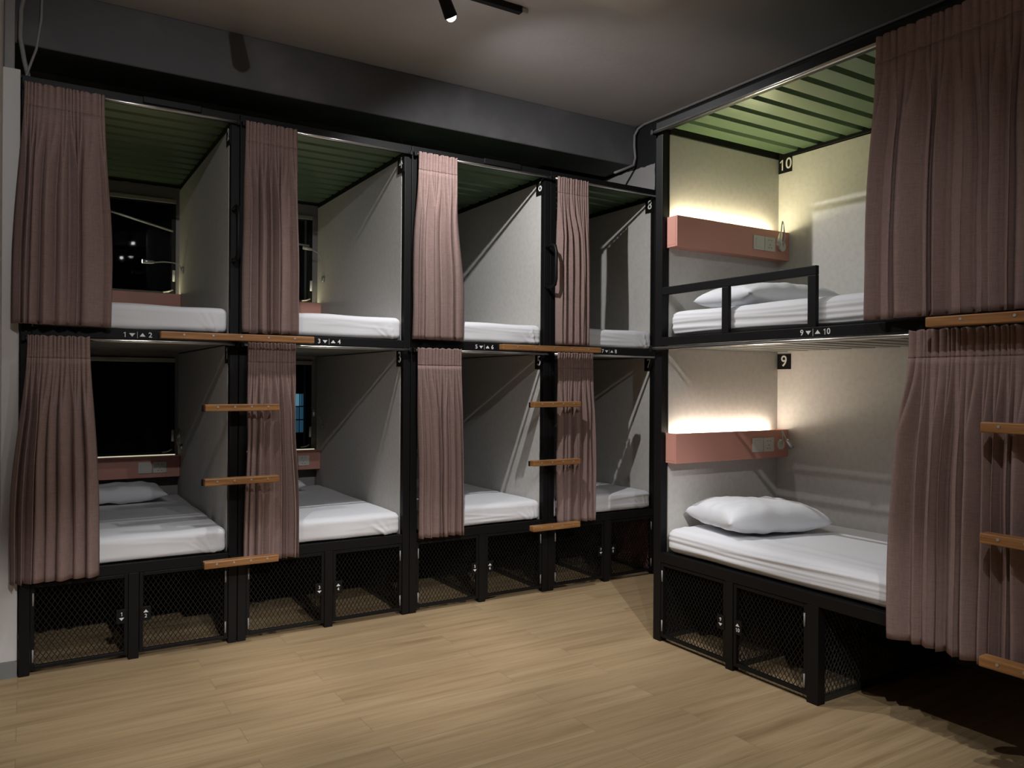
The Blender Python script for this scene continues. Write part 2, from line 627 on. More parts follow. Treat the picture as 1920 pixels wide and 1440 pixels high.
def lettering(down, upn, c, right, size=.036):
    """'1 v | ^ 2' printed on a rail"""
    mb = MB()
    c, r, u = Vector(c), Vector(right), Vector((0, 0, 1))
    n = r.cross(u)
    wd = len(upn) - 1
    mb.text(down, c - r * .058, size, r, u, bold=.0004)
    mb.text(upn, c + r * (.060 + .009 * wd), size, r, u, bold=.0004)
    k = size * .27
    a = c - r * .024
    mb.poly([a - r * .014 + u * k * .8, a + r * .014 + u * k * .8, a - u * k], n, .0008)
    a = c + r * .024
    mb.poly([a - r * .014 - u * k * .8, a + u * k, a + r * .014 - u * k * .8], n, .0008)
    a = c - u * .016
    mb.poly([a - r * .0007, a + r * .0007, a + r * .0007 + u * .032, a - r * .0007 + u * .032], n, .0006)
    return mb


def door_mark(num, c, right, down, size=.026):
    mb = MB()
    c, r, u = Vector(c), Vector(right), Vector((0, 0, 1))
    n = r.cross(u)
    if down:
        mb.text(num, c + u * .012, size, r, u)
        a = c - u * .012
        mb.poly([a - r * .012 + u * .006, a + r * .012 + u * .006, a - u * .008], n, .0008)
    else:
        mb.text(num, c - u * .012, size, r, u)
        a = c + u * .012
        mb.poly([a - r * .012 - u * .006, a + u * .008, a + r * .012 - u * .006], n, .0008)
    return mb


def frame_box(mb, o, su, du, z0, z1, n, b, d):
    """a rectangular frame of flat bars"""
    o, su, n = Vector(o), Vector(su), Vector(n)
    def bar(s0, s1, za, zb):
        p = o + su * s0
        q = o + su * s1 + n * d
        mb.box(p.x, q.x, p.y, q.y, za, zb)
    bar(0, b, z0, z1)
    bar(du - b, du, z0, z1)
    bar(b, du - b, z0, z0 + b)
    bar(b, du - b, z1 - b, z1)
    return mb


def locker_door(parent, num, o, su, du, n, knob_at_end, down, seed):
    """a framed expanded-metal door, its frame the part's own mesh"""
    z0, z1 = .026, .432
    b = .018
    d = frame_box(MB(), o, su, du, z0, z1, n, b, .02).build('locker_door', M['black'], parent, bevel=.002)
    o, su, n = Vector(o), Vector(su), Vector(n)
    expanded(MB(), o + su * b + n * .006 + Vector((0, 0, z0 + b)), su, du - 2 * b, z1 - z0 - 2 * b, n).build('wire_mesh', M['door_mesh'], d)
    s = du - .03 if knob_at_end else .03
    c = o + su * s + n * .021 + Vector((0, 0, .222))
    p = c - su * .024 - Vector((0, 0, .036))
    q = c + su * .024 + Vector((0, 0, .036)) + n * .003
    bx(p.x, q.x, p.y, q.y, p.z, q.z).build('lock_plate', M['black'], d, bevel=.002)
    door_mark(num, c + n * .0035, su, down).build('door_number', M['white'], d, label='white number %s with arrow' % num)
    sh = .012 if knob_at_end else du - .012
    for z in (.09, .36):
        a = o + su * sh + n * .022
        MB().tube([a + Vector((0, 0, z - .03)), a + Vector((0, 0, z + .03))], .004, 8).build('hinge', M['conduit'], d)
    return d


POST = .045
RZ0, RZ1 = 1.615, 1.660      # front rail of the upper bed
TOP0, TOP1 = 2.800, 2.845    # top frame
BZ0, BZ1 = .434, .486        # base rail
BACK = 1.66
GAP = .0015


def bunk_bay(k, a, b, mid, lo, hi, txt_x, label):
    """one double bunk of the row: a,b outer x; lo, hi bed numbers"""
    a += GAP
    b -= GAP
    t = thing('bunk_bed', ((a + b) / 2, .0, 0), label, 'bunk bed', 'black steel double bunks in the row')
    for x in (a, b - POST):
        for y in (0, BACK - POST):
            bx(x, x + POST, y, y + POST, 0, TOP0).build('post', M['black'], t, bevel=.003)
    f = MB()
    f.box(a, b, 0, POST, TOP0, TOP1).box(a, b, BACK - POST, BACK, TOP0, TOP1)
    f.box(a, a + POST, POST, BACK - POST, TOP0 - .03, TOP1).box(b - POST - .003, b, POST, BACK - POST, TOP0 - .03, TOP1)
    f.build('top_frame', M['black'], t, bevel=.003)
    for nm, z0, z1 in (('deck_frame', RZ0, RZ1), ('base_frame', BZ0, BZ1)):
        f = MB()
        f.box(a + POST, b - POST, .002, POST, z0, z1).box(a + POST, b - POST, BACK - POST, BACK - .002, z0, z1)
        f.box(a + .004, a + POST - .006, POST, BACK - POST, z0, z1).box(b - .018, b - .002, POST, BACK - POST, z0, z1)
        f.box(a + POST, b - POST, POST, BACK - POST, z1 - .022, z1 - .004)
        f.build(nm, M['black'], t, bevel=.002)
    corrugated(a + .004, b - POST + .02, POST, BACK - POST, TOP0 + .001).build('roof_sheet', M['roof'], t)
    corrugated(a + POST, b - POST, .05, BACK - .05, 1.605, h=.018).build('deck_sheet', M['deck'], t)
    for z0, z1 in ((RZ1 - .06, TOP0 - .031), (BZ1 - .045, RZ0 - .004)):
        bx(b - POST - .0015, b - .020, POST, BACK - .004, z0, z1).build('side_panel', M['panel'], t)
    for z in (2.792, 1.603):
        r = MB()
        r.tube([(a + .012, -.022, z), (b - .012, -.022, z)], .0085, 12)
        r.build('curtain_rod', M['chrome'], t)
        for xx in (a + .012, b - .012):
            bx(xx - .008, xx + .008, -.032, 0, z - .014, z + .014).build('rod_bracket', M['black'], t, bevel=.003)
    # locker front: middle post and two doors
    bx(mid - .024, mid + .024, 0, POST, 0, BZ0).build('locker_post', M['black'], t, bevel=.002)
    X = Vector((1, 0, 0))
    N = Vector((0, -1, 0))
    locker_door(t, lo, (a + POST + .001, .024, 0), X, mid - .026 - a - POST, N, True, True, k)
    locker_door(t, hi, (mid + .026, .024, 0), X, b - POST - .002 - mid - .026, N, False, False, k)
    for x in (mid, b - POST / 2):
        p = MB()
        p.box(x - .008, x + .008, POST, BACK - POST, .0, .024)
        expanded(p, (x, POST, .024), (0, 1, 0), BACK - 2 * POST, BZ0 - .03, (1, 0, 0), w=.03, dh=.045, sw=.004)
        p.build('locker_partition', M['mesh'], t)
    p = MB()
    p.box(a + POST, b - POST, BACK - .03, BACK - .015, 0, .02)
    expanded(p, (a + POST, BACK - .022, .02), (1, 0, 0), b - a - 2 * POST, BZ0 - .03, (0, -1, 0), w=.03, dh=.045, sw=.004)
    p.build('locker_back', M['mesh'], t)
    lettering(lo, hi, (txt_x, .0012, (RZ0 + RZ1) / 2 - .001), (1, 0, 0)).build('rail_lettering', M['white'], t, label='white bed numbers %s and %s with arrows' % (lo, hi))
    return t


def rounded_box(x0, x1, y0, y1, z0, z1, r, nx, ny, nz, disp=None):
    """a soft block with fully rounded edges; disp(p, n) moves the skin along n"""
    mb = MB()
    bm = mb.bm
    cx, cy, cz = (x0 + x1) / 2, (y0 + y1) / 2, (z0 + z1) / 2
    hx, hy, hz = (x1 - x0) / 2, (y1 - y0) / 2, (z1 - z0) / 2
    cache = {}

    def lin(n, h):
        # more rows close to the ends
        return [h * math.sin(math.pi / 2 * (-1 + 2 * i / n)) if n < 14 else h * (-1 + 2 * i / n) for i in range(n + 1)]
    gx, gy, gz = lin(nx, hx), lin(ny, hy), lin(nz, hz)

    def V(i, j, k):
        key = (i, j, k)
        if key in cache: return cache[key]
        p = Vector((gx[i], gy[j], gz[k]))
        q = Vector((max(-hx + r, min(hx - r, p.x)), max(-hy + r, min(hy - r, p.y)), max(-hz + r, min(hz - r, p.z))))
        d = p - q
        n = d.normalized() if d.length > 1e-9 else Vector((0, 0, 1))
        p = q + n * r
        p += Vector((cx, cy, cz))
        if disp: p = p + n * disp(p, n)
        cache[key] = bm.verts.new(p)
        return cache[key]
    def quad(*ks):
        bm.faces.new([V(*k) for k in ks])
    for i in range(nx):
        for j in range(ny):
            quad((i, j, 0), (i, j + 1, 0), (i + 1, j + 1, 0), (i + 1, j, 0))
            quad((i, j, nz), (i + 1, j, nz), (i + 1, j + 1, nz), (i, j + 1, nz))
    for i in range(nx):
        for k in range(nz):
            quad((i, 0, k), (i + 1, 0, k), (i + 1, 0, k + 1), (i, 0, k + 1))
            quad((i, ny, k), (i, ny, k + 1), (i + 1, ny, k + 1), (i + 1, ny, k))
    for j in range(ny):
        for k in range(nz):
            quad((0, j, k), (0, j, k + 1), (0, j + 1, k + 1), (0, j + 1, k))
            quad((nx, j, k), (nx, j + 1, k), (nx, j + 1, k + 1), (nx, j, k + 1))
    return mb


def mattress_row(x0, x1, z0, z1, seed, strong, label):
    rnd = random.Random(seed)
    # creases fan out from the lower right corner, plus a few long slack ones
    cr = [(math.radians(rnd.uniform(98, 150)), rnd.uniform(.004, .007), rnd.uniform(.8, 1.2)) for _ in range(9)]
    slack = [(rnd.uniform(z0 + .01, z1 - .02), rnd.uniform(-.22, .16), rnd.uniform(.006, .011), rnd.uniform(.4, 1.0)) for _ in range(6)]

    def disp(p, n):
        d = .0
        d += .004 * noise.noise(Vector((p.x * 5, p.y * 5, p.z * 9 + seed)))
        fr = max(0, -n.y)
        if fr > .2:
            dx, dz = p.x - (x1 - .05), p.z - (z0 - .02)
            rr = math.hypot(dx, dz)
            an = math.atan2(dz, dx)
            fall = math.exp(-((rr - .07) / .075) ** 2)
            for (ang, wd, am) in cr:
                dd = (an - ang) * rr
                d += .0038 * am * fall * math.exp(-(dd / wd) ** 2) * fr
            for (zc, sl, wd, am) in slack:
                zz = zc + sl * (p.x - x1) * .5
                d += .0036 * strong * am * math.exp(-((p.z - zz) / wd) ** 2) * fr * (0.6 + .4 * math.sin(p.x * 9 + seed))
        if n.z > .5:
            d += .003 * noise.noise(Vector((p.x * 3, p.y * 2.2, seed)))
        return d
    m = rounded_box(x0, x1, .016, 1.545, z0, z1, .034, 90, 40, 26, disp)
    o = m.build('mattress', M['sheet'], smooth=True)
    return tag(o, label, 'mattress', 'white mattresses of the bunks')


def mattress_side(x0, x1, y0, y1, z0, z1, seed, label, head=None):
    rnd = random.Random(seed)
    lines = [(z0 + .02 + (z1 - z0 - .05) * i / 4 + rnd.uniform(-.008, .008), rnd.uniform(-.012, .012), rnd.uniform(.004, .008), rnd.uniform(.5, 1)) for i in range(5)]

    def disp(p, n):
        d = .004 * noise.noise(Vector((p.x * 4, p.y * 4, p.z * 7 + seed)))
        fr = max(0, -n.x)
        if fr > .2:
            for (zc, sl, wd, am) in lines:
                zz = zc + sl * (p.y - y1) + .006 * math.sin(p.y * 4 + am * 9)
                d += .0065 * am * math.exp(-((p.z - zz) / wd) ** 2) * fr
        if n.z > .5:
            xx = p.x - x0
            d += .004 * math.exp(-((xx - .10) / .02) ** 2) + .004 * math.exp(-((xx - .20 - .02 * math.sin(p.y * 3)) / .025) ** 2)
            d += .003 * noise.noise(Vector((p.x * 3, p.y * 2.2, seed)))
            if head:   # pressed in a little by the pillow
                hx, hy = head
                d -= .006 * math.exp(-(((p.x - hx) / .25) ** 2 + ((p.y - hy) / .2) ** 2))
        return d
    m = rounded_box(x0, x1, y0, y1, z0, z1, .042, 44, 96, 22, disp)
    o = m.build('mattress', M['sheet'], smooth=True)
    return tag(o, label, 'mattress', 'white mattresses of the bunks')


def pillow(c, lx, ly, h, rot, tilt, seed, label):
    """a plump pillow with pinched corners, seam all round"""
    mb = MB()
    bm = mb.bm
    n = 40
    grid = {}
    rot_m = Matrix.Rotation(rot, 3, 'Z') @ Matrix.Rotation(tilt, 3, 'Y')
    for side in (1, -1):
        for i in range(n + 1):
            for j in range(n + 1):
                u, v = -1 + 2 * i / n, -1 + 2 * j / n
                edge = i in (0, n) or j in (0, n)
                if side < 0 and edge:
                    grid[(side, i, j)] = grid[(1, i, j)]
                    continue
                prof = max(0, (1 - u ** 4)) ** .5 * max(0, (1 - v ** 4)) ** .5
                z = side * h * .5 * prof
                if side < 0: z *= .72
                x = lx / 2 * u * (1 - .07 * (1 - v * v) * abs(u) ** 3 * 0 - .06 * (1 - abs(v) ** 2) * abs(u) ** 6)
                y = ly / 2 * v * (1 - .08 * (1 - abs(u) ** 2) * abs(v) ** 6)
                # slack folds toward the corners and along the seam
                fold = .010 * noise.noise(Vector((u * 2.1, v * 2.1, seed))) + .006 * noise.noise(Vector((u * 5, v * 5, seed + 9)))
                rad = max(abs(u), abs(v))
                fold += .007 * math.sin(14 * math.atan2(v, u) + seed) * max(0, rad - .45) * prof
                z += side * fold * min(1, prof * 1.6)
                p = Vector((x, y, z))
                grid[(side, i, j)] = bm.verts.new(rot_m @ p + Vector(c))
    for side in (1, -1):
        for i in range(n):
            for j in range(n):
                q = [grid[(side, i, j)], grid[(side, i + 1, j)], grid[(side, i + 1, j + 1)], grid[(side, i, j + 1)]]
                bm.faces.new(q if side > 0 else list(reversed(q)))
    o = mb.build('pillow', M['pillow'], smooth=True)
    return tag(o, label, 'pillow', 'white pillows on the bunks')


def sm(x):
    x = max(0, min(1, x))
    return x * x * (3 - 2 * x)


def curtain(axis, plane, out, t0, t1, b0, b1, zt, zb, n, seed, label, amp=.052, hang=None, mid=None):
    """pleated curtain. axis 'x'/'y', plane = coordinate across it, out = +-1 towards the room.
    t0,t1 ends at the top; b0,b1 ends at the hem; mid = (u0,u1) optional ends half way down"""
    rnd = random.Random(seed)
    wid = [rnd.uniform(.5, 1.6) for _ in range(n)]
    tot = sum(wid)
    am = [rnd.uniform(.55, 1.15) for _ in range(n)]
    skew = [rnd.uniform(-1, 1) for _ in range(n)]
    drift = [rnd.uniform(-1, 1) for _ in range(n + 1)]
    M_ = 18
    NZ = 46
    H = zt - zb
    HEAD = .018     # cloth standing above the hook line
    SEAM = .105     # stitched line of the pinch pleats
    mb = MB()
    bm = mb.bm
    rows = []
    zs = [zt, zt - HEAD * .5, zt - HEAD, zt - HEAD - .02, zt - .06, zt - .085, zt - SEAM + .004, zt - SEAM - .004, zt - SEAM - .03, zt - SEAM - .06]
    zl = zs[-1]
    zs += [zl - (zl - zb) * (i + 1) / (NZ - len(zs)) for i in range(NZ - len(zs))]
    for z in zs:
        d = zt - z
        t = d / H
        e = sm(d / (H * .75))
        A = t0 + (b0 - t0) * e
        B = t1 + (b1 - t1) * e
        if mid:
            bell = math.exp(-((t - .45) / .22) ** 2)
            A += mid[0] * bell
            B += mid[1] * bell
        if d < SEAM:
            a, g = .019 - .010 * (d / SEAM), 0.0
        else:
            g = sm((d - SEAM) / .30)
            a = .009 + (amp - .009) * g
        over = .20 + .55 * g
        row = []
        acc = 0
        for k in range(n):
            for i in range(M_ + (1 if k == n - 1 else 0)):
                ph = i / M_
                dr = drift[k] * (1 - ph) + drift[k + 1] * ph
                th = 2 * math.pi * ph
                wk = wid[k] / tot
                u = (acc + wk * ph)
                # neighbouring folds run into one another on the way down
                fa = am[k] * (1 + .45 * noise.noise(Vector((k * 3.1, t * 3.0, seed)))) if d > SEAM else .8
                # full rounded lobes with narrow grooves; two slim ones per pleat above the seam
                one = abs(math.sin(math.pi * ph)) ** .62
                two = abs(math.sin(2 * math.pi * ph)) ** .7
                f = (one * g + two * (1 - g)) * 2 - 1
                lat = over * math.sin(th) * (.16 + .22 * skew[k]) * wk * (B - A) + g * skew[k] * .5 * one * wk * (B - A)
                s = A + (B - A) * u + lat + dr * .012 * sm((d - SEAM) / .5) * min(1, 3 * (B - A))
                s += .007 * noise.noise(Vector((u * 4, t * 2.2, seed + 5))) * sm(d / .5)
                q = plane + out * (a * fa * f * .5 + .004 * noise.noise(Vector((u * 9, t * 4, seed + 2))))
                zz = z
                if d < SEAM * .25: zz -= .006 * (0.5 - .5 * math.cos(th)) * (1 - d / (SEAM * .25))
                if z == zb: zz += .004 * math.sin(u * 23 + seed)
                row.append((s, q, zz))
            acc += wid[k] / tot
        rows.append([bm.verts.new((s, q, z_) if axis == 'x' else (q, s, z_)) for (s, q, z_) in row])
    k7 = 7       # row of the stitched seam: above it the heading, below it the drop

    def skin(part, nm, parent):
        m2 = MB()
        vv = [[m2.bm.verts.new(v.co) for v in r] for r in part]
        for ra, rb in zip(vv[:-1], vv[1:]):
            for i in range(len(ra) - 1):
                m2.bm.faces.new((ra[i], ra[i + 1], rb[i + 1], rb[i]))
        ob = m2.build(nm, M['curtain'], parent, smooth=True)
        so = ob.modifiers.new('cloth', 'SOLIDIFY')
        so.thickness = .0022
        so.offset = 0
        return ob
    o = skin(rows[k7:], 'curtain', None)
    skin(rows[:k7 + 1], 'pleated_heading', o)
    bm.free()
    return tag(o, label, 'curtain', 'pinkish brown bunk curtains')


def number_sign(num, c, right, n, w, h, label):
    """a black square plate with a white number, glued on a panel"""
    c, r, n = Vector(c), Vector(right), Vector(n)
    t = thing('number_sign', c, label, 'sign', 'black number signs of the beds')
    p = c - r * (w / 2) - Vector((0, 0, h / 2))
    q = c + r * (w / 2) + Vector((0, 0, h / 2)) + n * .003
    bx(p.x, q.x, p.y, q.y, p.z, q.z).build('plate', M['black'], t)
    m = MB()
    m.text(num, c + n * .0036, .092, r, (0, 0, 1), t=.0006, bold=.0008)
    m.build('number', M['white'], t, label='white number %s' % num)
    return t


def step(ctr, length, z, depth0, depth1, horiz, label, group, n_screw=4, post_w=.05, posts=None, bc=0, low=.02):
    """a wooden tread on a steel back bar. horiz 'x' in the row, 'y' at the right bunk.
    ctr along the axis; depth0 front face, depth1 back face (coordinate across)"""
    h = .036
    def P(s, q, zz): return (s, q, zz) if horiz == 'x' else (q, s, zz)
    t = thing('ladder_step', P(ctr, (depth0 + depth1) / 2, z), label, 'ladder step', group)
    def B(s0, s1, q0, q1, z0, z1):
        a, b = P(s0, q0, z0), P(s1, q1, z1)
        return bx(a[0], b[0], a[1], b[1], a[2], b[2])
    B(ctr - length / 2, ctr + length / 2, depth0, depth1, z - h / 2, z + h / 2).build('tread', M['wood'], t, bevel=.004)
    B(ctr - length / 2 - .008, ctr + length / 2 - .012, depth1, depth1 + .006 * (1 if depth1 > depth0 else -1), z - h / 2 - .002, z + h / 2 - .004).build('back_bar', M['black'], t, bevel=.002)
    post_face = posts
    B(ctr + bc - post_w / 2, ctr + bc + post_w / 2, depth1 + .006 * (1 if depth1 > depth0 else -1), post_face, z - low, z + .012).build('bracket', M['black'], t, bevel=.002)
    for i in range(n_screw):
        s = ctr + length * (-.5 + (i + .5) / n_screw) * .9
        sgn = -1 if depth1 > depth0 else 1
        m = MB()
        a, b = P(s, depth0, z + .004), P(s, depth0 + sgn * .002, z + .004)
        m.tube([a, b], .0055, 10)
        m.build('screw', M['alu'], t)
    return t


def socket(parent, c, right, n, w, h, kind):
    c, r, n = Vector(c), Vector(right), Vector(n)
    u = Vector((0, 0, 1))
    def rect(m, cc, ww, hh, d0, d1):
        p = cc - r * (ww / 2) - u * (hh / 2) + n * d0
        q = cc + r * (ww / 2) + u * (hh / 2) + n * d1
        m.box(p.x, q.x, p.y, q.y, p.z, q.z)
    m = MB()
    rect(m, c, w, h, 0, .007)
    nm = 'switch_plate' if kind == 'switch' else 'socket_plate'
    pl = m.build(nm, M['plate'], parent, bevel=.002)
    if kind == 'switch':
        m = MB()
        rect(m, c, w * .62, h * .7, .007, .010)
        m.build('rocker', M['plate'], pl, bevel=.002)
    else:
        for (dx, dz, ww, hh) in ((-.012, .022, .008, .003), (.012, .022, .008, .003), (0, -.004, .003, .009), (-.011, -.022, .007, .004), (.011, -.022, .007, .004)):
            m = MB()
            rect(m, c + r * dx + u * dz, ww, hh, .007, .0078)
            m.build('socket_hole', M['hole'], pl)


def reading_lamp(base, n, arm, head0, head1, label, litup=False, disc=.024):
    base, n = Vector(base), Vector(n)
    t = thing('reading_lamp', base, label, 'reading lamp', 'small gooseneck reading lamps')
    MB().tube([base, base + n * .012, base + n * .016], [disc, disc, disc * .8], 20).build('base', M['plate' if disc > .027 else 'alu'], t)
    pts = [base + n * .014] + [Vector(p) for p in arm] + [Vector(head0)]
    # smooth the arm
    sp = []
    for i in range(len(pts) - 1):
        p0, p1, p2, p3 = pts[max(i - 1, 0)], pts[i], pts[i + 1], pts[min(i + 2, len(pts) - 1)]
        for k in range(8):
            x = k / 8
            sp.append(.5 * ((2 * p1) + (p2 - p0) * x + (2 * p0 - 5 * p1 + 4 * p2 - p3) * x * x + (3 * p1 - p0 - 3 * p2 + p3) * x ** 3))
    sp.append(pts[-1])
    MB().tube(sp, .0042, 8).build('gooseneck', M['alu'], t)
    h0, h1 = Vector(head0), Vector(head1)
    d = h1 - h0
    MB().tube([h0, h0 + d * .15, h0 + d * .55, h1], [.007, .0105, .013, .015], 16).build('lamp_head', M['chrome'], t)
    MB().tube([h1, h1 + d.normalized() * .002], .0125, 16).build('lens', M['lens_small'] if litup else M['plate'], t)
    return t


# ------------------------------------------------------------------ the row of four double bunks
BAYS = [(0.0, .998, .493, '1', '2', .502), (.998, 2.008, 1.505, '3', '4', 1.498), (2.008, 3.030, 2.518, '5', '6', 2.523), (3.030, 4.015, 3.537, '7', '8', 3.547)]
LAB = ['black steel bunk with beds 1 and 2, first in the row by the white wall',
       'black steel bunk with beds 3 and 4, with a bluish view in its lower window',
       'black steel bunk with beds 5 and 6, beside the brightest pink curtain',
       'black steel bunk with beds 7 and 8, in the far corner']
MAT_UP = ['white mattress of bed 2, under the dark window with a slanted stay',
          'white mattress of bed 4, beside the arched reading lamp on the upper deck',
          'white mattress of bed 6, beside the brightest pink curtain',
          'white creased mattress of bed 8 in the far corner, half in a curtain shadow']
MAT_LOW = ['white mattress of bed 1, low, with a shaded pillow at its head',
           'white mattress of bed 3, low, before the window with a bluish view',
           'white mattress of bed 5, low, beside the curtain without steps',
           'white creased mattress of bed 7, low in the far corner']
for k, (a, b, mid, lo, hi, tx) in enumerate(BAYS):
    t = bunk_bay(k, a, b, mid, lo, hi, tx, LAB[k])
    if k == 3:
        bx(b - .012, b - .004, POST + .01, BACK - POST, .005, BZ0 - .01).build('locker_side_board', M['rose'], t, label='rose coloured board at the side of the locker')
    if k in (0, 2):   # flat cover on the top rail
        xx = a + .52 if k == 0 else a + .50
        bx(xx, xx + .28, -.011, 0, TOP0 + .012, TOP1 + .002).build('rail_cover', M['black'], t, bevel=.004)
    if k in (0, 2):   # grab handle on the right-hand post
        x = b - .032
        g = MB()
        pts = [(x, 0, 2.325), (x, -.07, 2.33), (x, -.105, 2.318), (x, -.118, 2.28), (x, -.118, 2.10), (x, -.105, 2.062), (x, -.07, 2.05), (x, 0, 2.055)]
        g.tube(pts, .0115, 12)
        g.build('grab_handle', M['black'], t, smooth=True, label='black D-shaped grab handle')
    # mattresses
    strong = .35 if k < 2 else 1.0
    mattress_row(a + .052, b - .052, RZ1 + .001, 1.797, 11 + k, strong, MAT_UP[k])
    mattress_row(a + .052, b - .052, BZ1 + .001, .618, 21 + k, strong, MAT_LOW[k])
    # number signs on the partition beside each bed
    number_sign(hi, (b - GAP - POST - .002, .05, 2.738), (0, -1, 0), (-1, 0, 0), .098, .112, 'small black sign with white number %s high on a bunk partition' % hi)
    number_sign(lo, (b - GAP - POST - .002, .05, 1.556), (0, -1, 0), (-1, 0, 0), .098, .106, 'small black sign with white number %s below the upper deck' % lo)
    # headboard shelves with strip light
    for z0, z1, num, ms in () if k > 1 else ((1.852, 2.018, hi, 'strip_bay'), (.735, .880, lo, 'strip_bay_low')):
        s = thing('headboard_shelf', ((a + b) / 2, WB - .1, z0), 'pinkish box shelf at the head of bed %s, %s' % (num, 'under a dark window' if k == 0 else 'mostly behind a curtain'), 'shelf', 'pink headboard shelves')
        bx(a + .05, b - .05, 1.60 - .045, WB - .062, z0, z1).build('shelf_box', M['pink'], s, bevel=.004)
        bx(a + .08, b - .07, WB - .085, WB - .07, z1 + .001, z1 + .006).build('strip_light', M[ms], s)
        if num in ('1', '3', '5', '7'):
            xx = b - .275
            socket(s, (xx, 1.554, .806), (1, 0, 0), (0, -1, 0), .086, .078, 'switch')
            socket(s, (xx + .094, 1.554, .806), (1, 0, 0), (0, -1, 0), .086, .078, 'socket')

pillow((.50, 1.30, .672), .62, .40, .125, 0, 0, 3, 'white pillow at the head of bed 1, in the shade')
pillow((1.42, 1.33, .668), .60, .38, .115, .05, 0, 5, 'white pillow at the head of bed 3, mostly behind a curtain')

d1 = BAYS[0][1] - GAP - POST - .0015
d2 = BAYS[1][1] - GAP - POST - .0015
reading_lamp((d1 - .0005, 1.47, 2.178), (-1, 0, 0), [(d1 - .04, 1.46, 2.215), (d1 - .12, 1.45, 2.222)], (d1 - .19, 1.44, 2.213), (d1 - .265, 1.435, 2.213), 'gooseneck reading lamp beside bed 2, head bent out level', True)
reading_lamp((d2 - .0005, 1.50, 2.195), (-1, 0, 0), [(d2 - .015, 1.49, 2.30), (d2 - .04, 1.48, 2.375)], (d2 - .10, 1.47, 2.408), (d2 - .17, 1.47, 2.418), 'gooseneck reading lamp beside bed 4, neck arched high')
reading_lamp((d1 - .0005, 1.47, .945), (-1, 0, 0), [(d1 - .035, 1.465, .985), (d1 - .03, 1.46, 1.06)], (d1 - .022, 1.458, 1.075), (d1 - .026, 1.43, 1.015), 'gooseneck reading lamp beside bed 1, folded against the partition')
reading_lamp((d2 - .0005, 1.50, 1.06), (-1, 0, 0), [(d2 - .02, 1.495, 1.12), (d2 - .05, 1.49, 1.145)], (d2 - .075, 1.49, 1.145), (d2 - .078, 1.485, 1.195), 'gooseneck reading lamp beside bed 3, head turned upward')

# wooden steps and boards in front of the posts
for c, nm in ((.998, ('1', '3')), (3.008, ('5', '7'))):
    bw = .775 if nm[0] == '1' else .785
    bc = .978 if nm[0] == '1' else 2.965
    step(bc, bw, 1.634, -.150, -.100, 'x', 'long wooden board at the upper deck between beds 2 and 4' if nm[0] == '1' else 'long wooden board near the far corner between beds 6 and 8', 'wooden ladder steps', 5, posts=-.001, post_w=.045, bc=c - .022 - bc, low=.008)
    for z, w_ in ((1.268, 'topmost'), (.886, 'middle'), (.462, 'lowest')):
        step(c - .008, .378, z, -.150, -.100, 'x', '%s of three short wooden steps %s' % (w_, 'between beds 1 and 3' if nm[0] == '1' else 'near the far corner, between beds 5 and 7'), 'wooden ladder steps', 4, posts=-.001, post_w=.045, bc=-.014 if nm[0] == '1' else .002)

# curtains of the row
CUR = [
    # top0, top1, hem0, hem1, z top, z hem, pleats, name
    (.012, .345, -.035, .372, 2.800, 1.668, 9, 'upper curtain of bed 2, gathered against the white wall', None),
    (.030, .288, -.022, .330, 1.618, .452, 9, 'lower curtain of bed 1, gathered against the white wall', None),
    (1.016, 1.292, .998, 1.322, 2.800, 1.664, 7, 'upper curtain of bed 4, above the long wooden board', None),
    (1.034, 1.290, 1.018, 1.318, 1.618, .440, 8, 'lower curtain of bed 3, crossed by three short wooden steps', (.012, -.012)),
    (2.030, 2.290, 2.000, 2.342, 2.800, 1.668, 7, 'brightest pink curtain, upper one of bed 6', (-.005, -.012)),
    (2.030, 2.330, 2.055, 2.345, 1.618, .462, 8, 'lower curtain of bed 5, with no steps before it', None),
    (3.055, 3.310, 3.055, 3.345, 2.800, 1.668, 7, 'narrow upper curtain of bed 8, a black grab handle at its edge', (.0, .01)),
    (3.062, 3.360, 3.062, 3.385, 1.618, .462, 8, 'narrow lower curtain of bed 7, crossed by wooden steps', None)]
for i, (t0, t1, b0, b1, zt, zb, n, lab, mid) in enumerate(CUR):
    curtain('x', -.056, -1, t0, t1, b0, b1, zt, zb, n, 31 + i, 'pinkish brown pleated ' + lab if lab[:4] != 'brig' else lab + ', pleated', mid=mid)

# ------------------------------------------------------------------ the bunk at the right
XR = 2.970
Y0, Y1 = -1.108, -3.055
t = thing('bunk_bed', (XR, (Y0 + Y1) / 2, 0), 'black steel bunk with beds 9 and 10, guard rail and green roof', 'bunk bed')
PX = 3.945
for (px, py, z1) in ((XR, Y0 - .055, TOP0), (PX, Y0 - .055, TOP0), (XR, Y1, TOP0), (PX, Y1, TOP0)):
    bx(px, px + .05, py, py + .055, 0, z1).build('post', M['black'], t, bevel=.003)
bx(XR, XR + .05, -2.165, -2.105, 0, BZ0).build('post', M['black'], t, bevel=.003)
bx(PX, PX + .05, -2.165, -2.105, 0, BZ0).build('post', M['black'], t, bevel=.003)
f = MB()
f.box(XR, XR + .05, Y1, Y0, TOP0, TOP1).box(PX, PX + .05, Y1, Y0, TOP0, TOP1)
f.box(XR + .05, PX, Y1, Y1 + .05, TOP0, TOP1).box(XR + .05, PX, Y0 - .062, Y0, TOP0 - .025, TOP1).box(PX - .035, PX, Y1 + .05, Y0 - .062, TOP0 - .02, TOP1)
f.build('top_frame', M['black'], t, bevel=.003)
